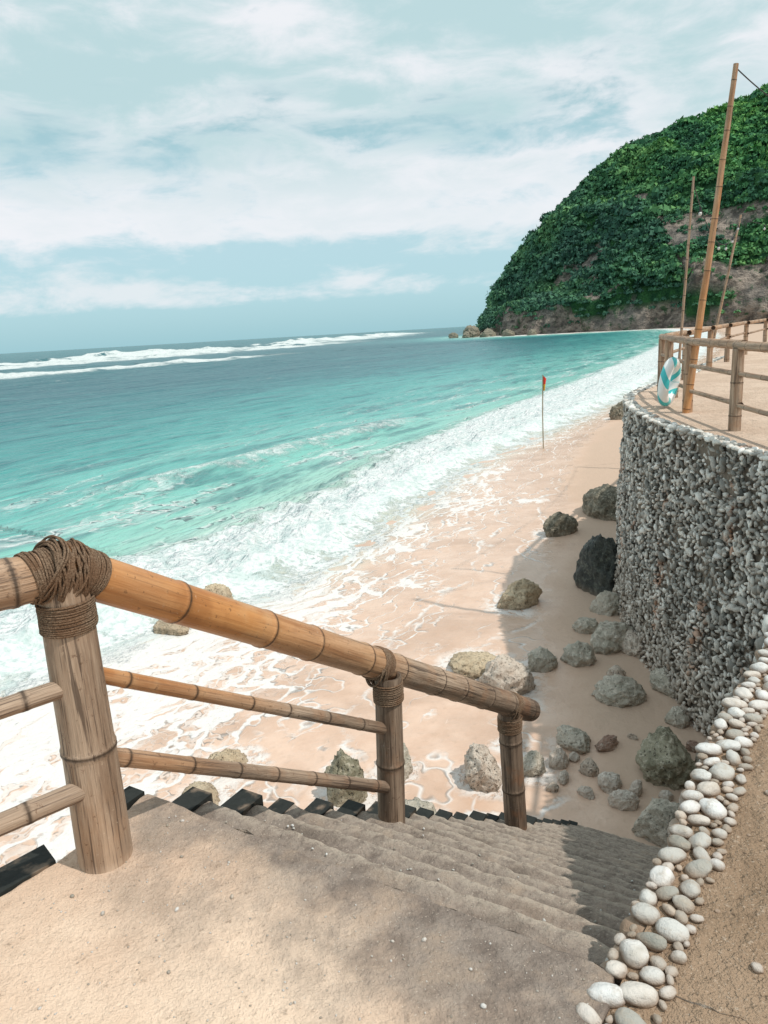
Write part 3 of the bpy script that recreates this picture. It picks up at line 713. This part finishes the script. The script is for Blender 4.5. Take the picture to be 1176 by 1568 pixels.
def helix(c,ax,r,length,turns,jit=.003,tilt=None):
    ax=Vector(ax).normalized(); e1=ax.orthogonal().normalized(); e2=ax.cross(e1); out=[]
    n=int(turns*26)
    for i in range(n+1):
        u=i/n; th=2*math.pi*turns*u
        rr=r+jit*mn.noise((u*turns*3,r*50,1))
        p=Vector(c)+ax*(length*(u-.5)+jit*1.5*mn.noise((u*turns*2,5,r)))+e1*math.cos(th)*rr+e2*math.sin(th)*rr
        if tilt: p+=ax*(tilt*math.cos(th)*(.5+.5*math.sin(u*9)))
        out.append(p)
    return out

rail=empty('bamboo_stair_railing')
RA=Vector((-.885,1.955,4.93)); RB=Vector((1.0,5.09,2.69)); rd=(RB-RA).normalized()
LD=Vector((-.77,-.64,0)).normalized()
p1b=Vector((-.905,1.985,3.98)); p1t=Vector((-.885,1.955,4.90))
bamboo('post_1',p1b,p1t,.079,.068,.50,.60,rail,nodes=.40,seed=1,nseg=40,off=.40)
q2=sp(1.57,0); q3=sp(3.27,0)
bamboo('post_2',(q2[0]+.01,q2[1],2.85),(q2[0]+.045,q2[1]-.01,3.91),.070,.064,.85,.78,rail,nodes=.42,seed=2,nseg=32)
bamboo('post_3',(q3[0]+.01,q3[1],1.80),(q3[0]-.03,q3[1],2.88),.080,.078,.95,.9,rail,nodes=.36,seed=3,nseg=32)  # high wt on the lower posts also paints in the stair shade
bamboo('top_rail',RA-rd*.02,RB,.065,.083,-.10,1.05,rail,nodes=.40,seed=4,nseg=40,off=.47)  # wt gradient: weathering, plus stair shade painted into the rail's lower end
bamboo('top_rail_left',RA-LD*.01+Vector((0,0,-.012)),RA+LD*2.2+Vector((0,0,-.02)),.064,.072,.38,.45,rail,nodes=.42,seed=5,nseg=40,off=.14)
bamboo('middle_rail',(-.87,1.99,4.60),(q2[0]+.03,q2[1],3.62),.024,.028,.15,.8,rail,nodes=.26,seed=6,nseg=20)
bamboo('lower_rail',(-.86,1.99,4.335),(q2[0]+.03,q2[1],3.30),.027,.029,.35,.9,rail,nodes=.27,seed=7,nseg=20)
bamboo('middle_rail_left',Vector((-.87,1.96,4.59)),Vector((-.87,1.96,4.585))+LD*2.2,.027,.027,.6,.6,rail,nodes=.25,seed=8,nseg=20)
bamboo('lower_rail_left',Vector((-.87,1.96,4.27)),Vector((-.87,1.96,4.265))+LD*2.2,.030,.030,.7,.65,rail,nodes=.25,seed=9,nseg=20)
pax=(p1t-p1b).normalized()
RP=.0036
tube('rope_post_wrap',helix(p1t-pax*.105,pax,.0735,.085,14,.0025),RP,m_rope,rail)
tube('rope_saddle_right',helix(RA+rd*.055,rd,.0695,.11,17,.004,tilt=.012),RP,m_rope,rail)
tube('rope_saddle_left',helix(RA+LD*.05+Vector((0,0,-.012)),LD,.0685,.085,13,.004,tilt=-.012),RP,m_rope,rail)
rr_=random.Random(5)
axm=(rd-LD).normalized()
for k in range(30):
    ax=(axm.lerp((rd if k%2 else -LD),rr_.uniform(0,.9))+Vector((rr_.gauss(0,.06),rr_.gauss(0,.06),rr_.gauss(0,.10)))).normalized()
    e1=ax.orthogonal().normalized(); e2=ax.cross(e1)
    o=rr_.uniform(-.055,.055); c=RA+Vector((0,0,-.008))+ax*o; R0=.0735+rr_.uniform(-.001,.003)
    pts=[]
    for i in range(45):
        th=2*math.pi*i/44
        v=e1*math.cos(th)+e2*math.sin(th)
        pts.append(c+v*(R0*(1+(.28 if v.z<0 else .0)*(-v.z)**2))+ax*.004*math.sin(3*th+k))
    tube('rope_loop_%d'%k,pts,RP,m_rope,rail)
def joint(i,c,pt,rp,rr):
    tube('rope_joint_%d_a'%i,helix(c,rd,rr+.004,.09,11,.003,tilt=.01),.0042,m_rope,rail)
    tube('rope_joint_%d_b'%i,helix(pt,(0,0,1),rp+.004,.10,11,.003),.0042,m_rope,rail)
    tube('rope_joint_%d_c'%i,helix(c+Vector((0,0,-.02)),(rd+Vector((.3,-.2,.35))).normalized(),rr+.012,.05,6,.004,tilt=.02),.0042,m_rope,rail)
t2=(q2[1]-RA.y)/rd.y; joint(2,RA+rd*t2,(q2[0]+.04,q2[1]-.01,(RA+rd*t2).z-.14),.066,.073)
t3=(q3[1]-RA.y)/rd.y; joint(3,RA+rd*t3,(q3[0]-.025,q3[1],(RA+rd*t3).z-.145),.079,.080)

# terrace railing
tr_=empty('bamboo_terrace_railing')
E=[(3.9,5.9),(4.42,7.6),(4.60,9.66),(4.86,11.8),(5.35,13.9),(5.75,15.3),(7.2,17.7),(8.9,20.3),(10.7,23.2),(12.8,26.4),(15.4,30.2),(19,35),(24,41)]
for k,(x,y) in enumerate(E):
    bamboo('post_%d'%k,(x,y,3.95),(x,y+.0,5.03),.078,.072,.35+.3*rng.random(),.4,tr_,nodes=.4,seed=20+k,nseg=18)
for k in range(len(E)-1):
    a_=E[k];b_=E[k+1]
    for nm,z_,r_ in (('top',5.07,.062),('middle',4.72,.034),('lower',4.32,.034)):
        if k>=5 and nm=='lower': continue
        jz=rng.uniform(-.02,.02)
        bamboo('%s_rail_%d'%(nm,k),(a_[0]+.02,a_[1]-.1,z_+jz),(b_[0]+.02,b_[1]+.1,z_+jz*.5),r_,r_*.93,.35 if nm=='top' else .6,.5,tr_,nodes=.38,seed=40+k*3,nseg=16)
pl=empty('bamboo_light_pole')
bamboo('pole',(4.80,11.72,3.95),(5.37,11.8,8.9),.058,.036,.12,.3,pl,nodes=.38,seed=71,nseg=18,bend=.03)
pl=empty('bamboo_light_pole')
bamboo('pole',(5.55,14,3.95),(5.72,14,7.8),.026,.020,.5,.5,pl,nodes=.3,seed=72,nseg=12)
pl=empty('bamboo_light_pole')
bamboo('pole',(10.95,25,3.95),(11.75,25,8.4),.05,.032,.45,.5,pl,nodes=.4,seed=73,nseg=12)
m_wire,t=newmat('black_cable'); t.out(t.bsdf((.02,.02,.02),.6))
m_bulb,t=newmat('bulb_glass'); t.out(t.bsdf((.55,.55,.52),.12,None,.6))
def cat(a,b,sag,n=30):
    a=Vector(a);b=Vector(b); return [a.lerp(b,i/n)-Vector((0,0,sag*4*(i/n)*(1-i/n))) for i in range(n+1)]
sl=empty('string_lights')
for q,(a,b,sg) in enumerate([((5.37,11.8,8.85),(9.4,14.5,8.5),.35),((5.72,14,7.7),(11.75,25,8.3),.9),((11.75,25,8.3),(20,26,8.2),.6)]):
    pts=cat(a,b,sg); tube('cable_%d'%q,pts,.009,m_wire,sl,5)
    if q==0: continue
    for i in range(3,30,5):
        p=pts[i]
        v,f=I2; vb=v*np.array([.032,.032,.042])+np.array((p.x,p.y,p.z-.12)); mesh_obj('bulb_%d_%d'%(q,i),vb,f,m_bulb,parent=sl)
        tube('socket_%d_%d'%(q,i),[p,p-Vector((0,0,.09))],.022,m_wire,sl,8)

m_pole,t=newmat('painted_pole'); t.out(t.bsdf((.30,.25,.16),.5))
fl=empty('beach_warning_flag')
tube('flag_pole',[(7.1,32.4,.1),(7.08,32.4,1.6),(7.10,32.4,3.3)],.024,m_pole,fl,10)
m_flag,t=newmat('flag_cloth'); P=t.pos(); z=t.sep(P)[2]
t.out(t.bsdf(t.mix(t.ss(z,2.88,2.90),(.75,.45,.04),(.70,.04,.02)),.8))
V_=[];F_=[]
for i in range(9):
    for j in range(9):
        u=i/8; v=j/8
        V_.append((7.11+.17*u*(.4+.6*v)-.02*v,32.4+.05*math.sin(u*6+v*2),2.62+.66*v-.16*u*v))
for i in range(8):
    for j in range(8): F_.append((i*9+j,(i+1)*9+j,(i+1)*9+j+1,i*9+j+1))
mesh_obj('flag',V_,F_,m_flag,parent=fl)

m_ring,t=newmat('swim_ring_vinyl'); a_=t.attr('an'); st=t.ss(t.m('SINE',t.m('MULTIPLY',a_,5.)),.35,.5)
t.out(t.bsdf(t.mix(st,(.82,.82,.80),(.05,.50,.52)),.3))
V_=[];F_=[];an=[];NM,Nm=64,18
for i in range(NM):
    th=2*math.pi*i/NM
    for j in range(Nm):
        ph=2*math.pi*j/Nm; R_=.28+.085*math.cos(ph)
        V_.append((R_*math.cos(th),.085*math.sin(ph),R_*math.sin(th)*1.12)); an.append(th+.35*math.sin(ph))
for i in range(NM):
    for j in range(Nm): F_.append((i*Nm+j,((i+1)%NM)*Nm+j,((i+1)%NM)*Nm+(j+1)%Nm,i*Nm+(j+1)%Nm))
o=mesh_obj('swim_ring',V_,F_,m_ring,attrs={'an':an}); o.location=(4.83,12.5,4.41); o.rotation_euler=(math.radians(8),0,math.radians(52))

# ---------------------------------------------------------------- world + sun + camera
SV=Vector((2.1,-1.1,3.75)).normalized()
wd=bpy.data.worlds.new('World'); SC.world=wd; wd.use_nodes=True
t=NT(wd.node_tree)
sky=t.n('ShaderNodeTexSky',sky_type='NISHITA',sun_disc=False)
sky.sun_elevation=math.asin(SV.z); sky.sun_rotation=math.atan2(SV.x,SV.y); sky.air_density=1.; sky.dust_density=1.5; sky.ozone_density=2.
tc=t.n('ShaderNodeTexCoord').outputs['Generated']
X_,Y_,Z_=t.sep(t.vm('NORMALIZE',tc))
el=t.m('MULTIPLY',t.m('ARCSINE',Z_),57.2958)
az=t.m('MULTIPLY',t.m('ARCTAN2',X_,Y_),57.2958)
base=t.mix(.85,sky.outputs[0],t.ramp(t.m('DIVIDE',el,30.),[(0,(3.6,6.2,6.9)),(.10,(4.5,6.9,7.6)),(.3,(5.1,7.1,7.7)),(.5,(3.3,5.6,6.0)),(1,(4.0,6.0,6.5))]))
cvv=t.xyz(t.m('MULTIPLY',az,.055),t.m('MULTIPLY',el,.17),0.)
nA=t.noise(cvv,1.0,5,.58,.5)
cvb=t.xyz(t.m('MULTIPLY',az,.16),t.m('MULTIPLY',el,.42),3.)
nB=t.noise(cvb,1.0,6,.62,.3)
cvc=t.xyz(t.m('MULTIPLY',az,.04),t.m('MULTIPLY',el,.15),7.)
nC=t.noise(cvc,1.0,3,.5,.4)
bias=t.n('ShaderNodeFloatCurve'); 
t.set(bias.inputs['Value'],t.m('DIVIDE',el,30.,clamp=True))
cu=bias.mapping.curves[0]
pts=[(0,.0),(.07,.18),(.11,.54),(.15,.36),(.2,.42),(.27,.80),(.36,.76),(.42,.58),(.5,.72),(.65,.92),(1,.98)]
while len(cu.points)<len(pts): cu.points.new(.5,.5)
for p_,q_ in zip(cu.points,pts): p_.location=q_
bias.mapping.update()
b=bias.outputs[0]
mixn=t.m('ADD',t.m('MULTIPLY',nA,.5),t.m('MULTIPLY',nB,.5))
cl=t.ss(t.m('ADD',mixn,t.m('MULTIPLY',t.m('SUBTRACT',b,.5),.42)),.44,.60)
shade=t.ss(t.m('ADD',t.m('MULTIPLY',nC,.6),t.m('MULTIPLY',nB,.4)),.39,.58)
ccol=t.mix(t.m('MULTIPLY',shade,t.ss(el,8,14,.30,1)),(8.4,8.45,8.8),(4.9,6.6,6.9))
fin=t.mix(t.m('MULTIPLY',cl,.92),base,ccol)
bg=t.n('ShaderNodeBackground',{'Color':fin,'Strength':.108}); 
wo=t.n('ShaderNodeOutputWorld'); t.set(wo.inputs[0],bg.outputs[0])

sl_=bpy.data.lights.new('sun','SUN'); sl_.energy=3.0; sl_.angle=math.radians(.8); sl_.color=(1,.955,.88)
so=bpy.data.objects.new('sun',sl_); COL.objects.link(so); so.rotation_euler=SV.to_track_quat('Z','Y').to_euler()

p=math.radians(13.54); r=math.radians(3.35)
Xv=Vector((1,0,0)); Vv=Vector((0,math.sin(p),math.cos(p))); Bk=Vector((0,-math.cos(p),math.sin(p)))
R=Xv*math.cos(r)-Vv*math.sin(r); U=Xv*math.sin(r)+Vv*math.cos(r)
cam=bpy.data.cameras.new('camera'); cam.sensor_fit='VERTICAL'; cam.sensor_height=36; cam.lens=36*1150/1568
cam.clip_start=.05; cam.clip_end=20000
co=bpy.data.objects.new('camera',cam); COL.objects.link(co)
M=Matrix(((R.x,U.x,Bk.x,0),(R.y,U.y,Bk.y,0),(R.z,U.z,Bk.z,5.5),(0,0,0,1)))
co.matrix_world=M; SC.camera=co
